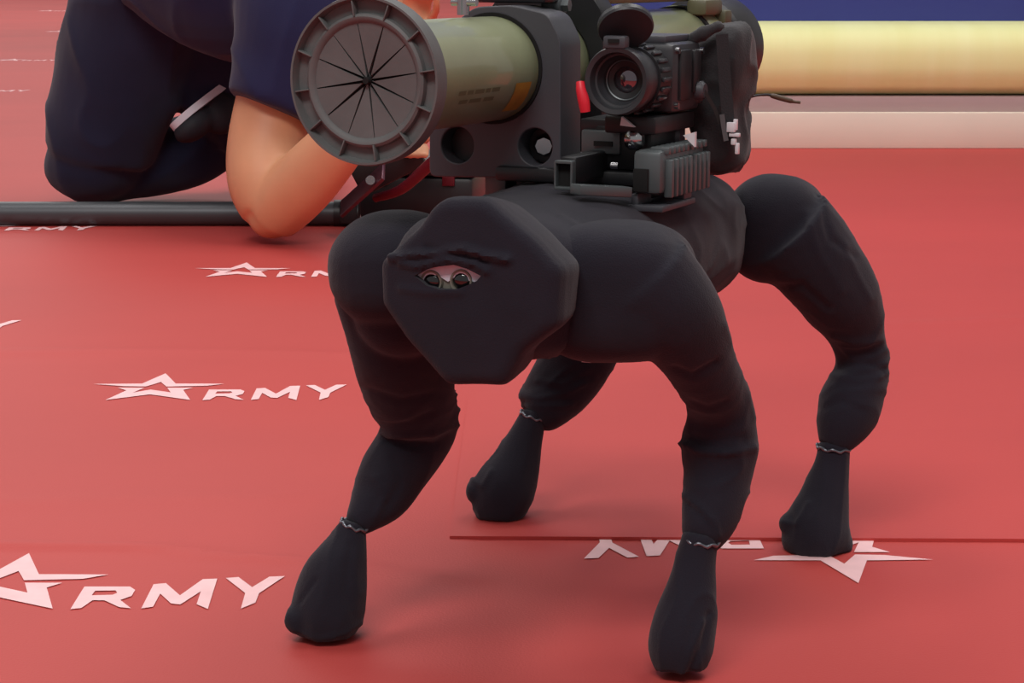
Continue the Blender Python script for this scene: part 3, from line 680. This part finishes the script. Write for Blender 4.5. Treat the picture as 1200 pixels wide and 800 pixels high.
# ------------------------------------------------------------------ kneeling person behind
per = thing('person', fl(110, 240), 'person in navy shirt and trousers kneeling with one elbow on carpet', 'person')
def wr(amp, f):
    return lambda co, n: amp * (ridg(Vector((co.x * f, co.y * f * 0.6, co.z * f * 0.5))) ** 3) + amp * 0.6 * noise.noise(co * f * 0.7)
# body: arms, hands, neck, head
b = MB()
px_tube(b, [(345, 20, 52, 4.0), (328, 100, 48, 3.96), (312, 170, 46, 3.92), (312, 215, 45, 3.88), (319, 248, 36, 3.85)], 24, 5)
px_tube(b, [(319, 252, 34, 3.85), (338, 232, 38, 3.83), (365, 204, 38, 3.80), (405, 158, 32, 3.76), (445, 100, 24, 3.72), (464, 66, 19, 3.70), (476, 44, 20, 3.69)], 24, 5)
b.ball(at(319, 255, 3.85), (0.046, 0.05, 0.040))
# palm and fingers of the raised hand
b.ball(at(484, 24, 3.68), (0.030, 0.020, 0.042), Matrix.Rotation(0.35, 3, 'Y'))
for i, (dx, ln, r) in enumerate(((-14, 1.0, 8.5), (-5, 1.12, 9), (5, 1.08, 9), (14, .9, 8))):
    x, y = 489 + dx, 8 + abs(dx) * 0.2
    px_tube(b, [(x - 4, y + 14, r * 0.7, 3.68), (x, y - 10 * ln, r * 0.68, 3.67), (x + 8, y - 26 * ln, r * 0.62, 3.64), (x + 14, y - 20 * ln, r * 0.5, 3.61)], 10, 3)
px_tube(b, [(492, 34, 6, 3.67), (506, 22, 6.5, 3.64), (512, 6, 6, 3.61), (509, -8, 4.5, 3.60)], 10, 3)
# other arm, shoulders, neck, head (above the picture)
px_tube(b, [(300, -70, 60, 4.20), (385, -40, 50, 4.05), (430, -10, 42, 3.98)], 20, 4)
px_tube(b, [(345, 10, 50, 4.0), (360, -45, 60, 4.1), (340, -110, 50, 4.3)], 20, 4)
px_tube(b, [(340, -110, 48, 4.3), (400, -60, 40, 4.35), (440, 0, 38, 4.4), (455, 60, 34, 4.35), (470, 110, 26, 4.2), (478, 140, 24, 4.1)], 20, 4)
b.ball(at(484, 160, 4.05), (0.038, 0.045, 0.022))
for i in range(4):
    p = at(470 + i * 9, 172, 4.0); b.tube([p, p + Vector((0.004, -0.04, 0)), p + Vector((0.006, -0.075, -0.012))], [.0095, .009, .0075], 10, 3)
p = at(462, 160, 4.03); b.tube([p, p + Vector((-0.03, -0.03, 0)), p + Vector((-0.03, -0.06, -.01))], [.011, .0105, .008], 10, 3)
px_tube(b, [(400, -40, 36, 4.05), (440, -75, 34, 4.0), (458, -92, 34, 3.98)], 18, 4)
hc = at(470, -125, 3.95)
b.ball(hc, (0.078, 0.098, 0.115), Matrix.Rotation(-0.3, 3, 'Y')); b.ball(hc + Vector((0.03, -0.05, -0.065)), (0.045, 0.05, 0.05))
b.ball(hc + Vector((0.03, -0.108, -0.025)), (0.013, 0.02, 0.02)); b.ball(hc + Vector((-0.075, 0.0, -0.02)), (0.012, 0.02, 0.03)); b.ball(hc + Vector((0.085, 0.01, -0.03)), (0.012, 0.02, 0.03))
b.ball(hc + Vector((0.04, -0.098, -0.065)), (0.022, 0.008, 0.006)); b.ball(hc + Vector((0.0, -0.09, 0.01)), (0.02, 0.012, 0.006)); b.ball(hc + Vector((0.062, -0.085, 0.008)), (0.018, 0.012, 0.006))
me = b.soft('body', 0.0055, 12, None, 0.002); body = link('body', me, 'skin', per, 180)
for dx in (-0.008, 0.055): MB().ball(hc + Vector((dx, -0.092, -0.008)), (0.011, 0.009, 0.007)).build('eye', 'eye_black', per, 180)
hr = MB().ball(hc + Vector((-0.01, 0.02, 0.03)), (0.088, 0.1, 0.105), Matrix.Rotation(-0.3, 3, 'Y')); link('hair', hr.soft('hair', 0.006, 3, wr(0.006, 30)), 'hair', per, 180)
# trousers
t = MB()
px_tube(t, [(205, -70, 108, 4.35), (172, 10, 88, 4.38), (143, 85, 76, 4.40), (124, 145, 68, 4.42), (117, 178, 63, 4.43)], 28, 5)
t.ball(at(112, 188, 4.44), (0.105, 0.11, 0.09))
px_tube(t, [(122, 190, 46, 4.47), (175, 186, 44, 4.52), (225, 176, 42, 4.55), (262, 160, 36, 4.55)], 24, 5)
px_tube(t, [(245, -60, 105, 4.45), (268, 60, 92, 4.5), (312, 140, 66, 4.55), (322, 165, 60, 4.58)], 24, 5)
px_tube(t, [(322, 180, 46, 4.6), (345, 185, 42, 4.8), (355, 180, 36, 4.95)], 20, 4)
t.ball(at(235, -90, 4.35), (0.21, 0.17, 0.15))
me = t.soft('trousers', 0.009, 8, wr(0.008, 9), 0.002); link('trousers', me, 'trousers', per, 180)
# shirt
s = MB()
px_tube(s, [(205, -95, 105, 4.27), (245, -58, 112, 4.22), (300, -40, 112, 4.15), (350, -40, 98, 4.10), (395, -60, 60, 4.08)], 32, 5)
px_tube(s, [(372, -40, 102, 4.04), (357, 30, 86, 3.97), (339, 88, 70, 3.94), (321, 131, 60, 3.92)], 28, 5)
px_tube(s, [(330, -105, 70, 4.28), (385, -75, 60, 4.34), (410, -40, 54, 4.37)], 20, 4)
me = s.soft('shirt', 0.008, 5, wr(0.006, 11)); link('shirt', me, 'shirt', per, 180, 'navy short-sleeved shirt')
# shoes
def shoe(toe, heel, up):
    ax = (toe - heel); L = ax.length; M = frame(heel, ax, up)
    sh = MB()
    for y, hw, h in ((0.03, .034, .06), (0.09, .036, .07), (0.16, .042, .058), (0.23, .040, .036)):
        sh.ball(M @ Vector((0, y * L / 0.27, h * 0.5)), (hw, 0.052, h * 0.85), M.to_3x3(), 20, 12)
    o = link('shoe', sh.soft('shoe', 0.005, 5), 'shoe_black', per, 180)
    so = MB(); out = [(-.03, 0.0), (.03, 0.0), (.038, .05), (.036, .1), (.046, .18), (.040, .24), (.015, .275), (-.02, .272), (-.044, .23), (-.046, .17), (-.036, .1), (-.038, .05)]
    out = rounded([(x, y * L / 0.27) for x, y in out], 0.02, 3); k = len(out)
    so.add([M @ Vector((x, y, -0.013)) for x, y in out] + [M @ Vector((x, y, 0.002)) for x, y in out], [(i, (i + 1) % k, k + (i + 1) % k, k + i) for i in range(k)] + [tuple(range(k))[::-1], tuple(range(k, 2 * k))])
    so.build('sole', 'shoe_sole', o, 50)
shoe(at(206, 150, 4.30), at(306, 74, 4.46), Vector((0.55, -0.1, -0.75)))
shoe(at(385, 150, 5.1), at(350, 172, 4.93), Vector((0.2, 0.2, -0.8)))

# ------------------------------------------------------------------ pole with hinged bracket lying on the carpet
pY = fl(100, 264).y; pr = 14 * pxm(pY, 250)
pole = thing('metal_pole', fl(100, 258), 'dark grey metal pole lying across the carpet before the knee', 'pole')
p0, p1 = Vector((at(-140, 251, pY).x, pY, pr)), Vector((at(392, 251, pY).x, pY, pr))
MB().cyl(p0, p1, pr, seg=28).build('tube', 'pole_grey', pole)
q = Vector((at(392, 251, pY).x, pY, pr))
MB().cyl(q, q + Vector((0.05, 0, 0)), pr * 1.15, seg=24).box(I4, q + Vector((0.03, 0, 0.005)), (0.035, 0.06, 0.045), 0.004).build('clamp', 'plastic_black', pole)
s_ = MB(); a_, b_ = at(404, 242, 3.95), at(446, 204, 3.90); M = frame(a_, b_ - a_, Vector((0, -0.6, 0.8)))
s_.box(M, (0, (b_ - a_).length / 2, 0), (0.045, (b_ - a_).length + 0.02, 0.008), 0.002).build('hinge_plate', 'hinge_plate', pole, label='dull mauve hinge plate')
c_ = at(434, 211, 3.89); MB().cyl(c_, c_ + (C0 - c_).normalized() * 0.012, 0.009, seg=14).build('bolt', 'steel', pole)
r_ = MB(); px_tube(r_, [(440, 232, 5, 3.95), (470, 222, 6, 3.9), (500, 196, 7, 3.85), (520, 178, 7, 3.82)], 12, 4); r_.build('arm_rod', 'maroon', pole, label='dark red rod')
r_ = MB(); r_.box(frame(at(455, 195, 4.0), Vector((1, 0, 0.5))), (0, 0, 0), (0.03, 0.14, 0.06), 0.005); r_.build('hinge_body', 'plastic_black', pole)

# ------------------------------------------------------------------ made-up black box filling an unclear dark area behind the robot's shoulder
ec = thing('dark_filler_box', fl(500, 258), 'made-up low black box filling a dark area behind the clamp frame', 'case')
cY = fl(500, 262).y; MC = frame(Vector((at(495, 250, cY).x, cY + 0.16, 0)), Vector((0.15, 1, 0)))
MB().box(MC, (0, 0, 0.045), (0.24, 0.22, 0.088), 0.010).build('filler_body', 'plastic_black', ec)
MB().box(MC, (0, 0, 0.108), (0.244, 0.224, 0.036), 0.010).build('filler_lid', 'plastic_black', ec)
for x in (-0.07, 0.07): MB().box(MC, (x, -0.114, 0.088), (0.026, 0.008, 0.03), 0.002).build('latch', 'maroon', ec)
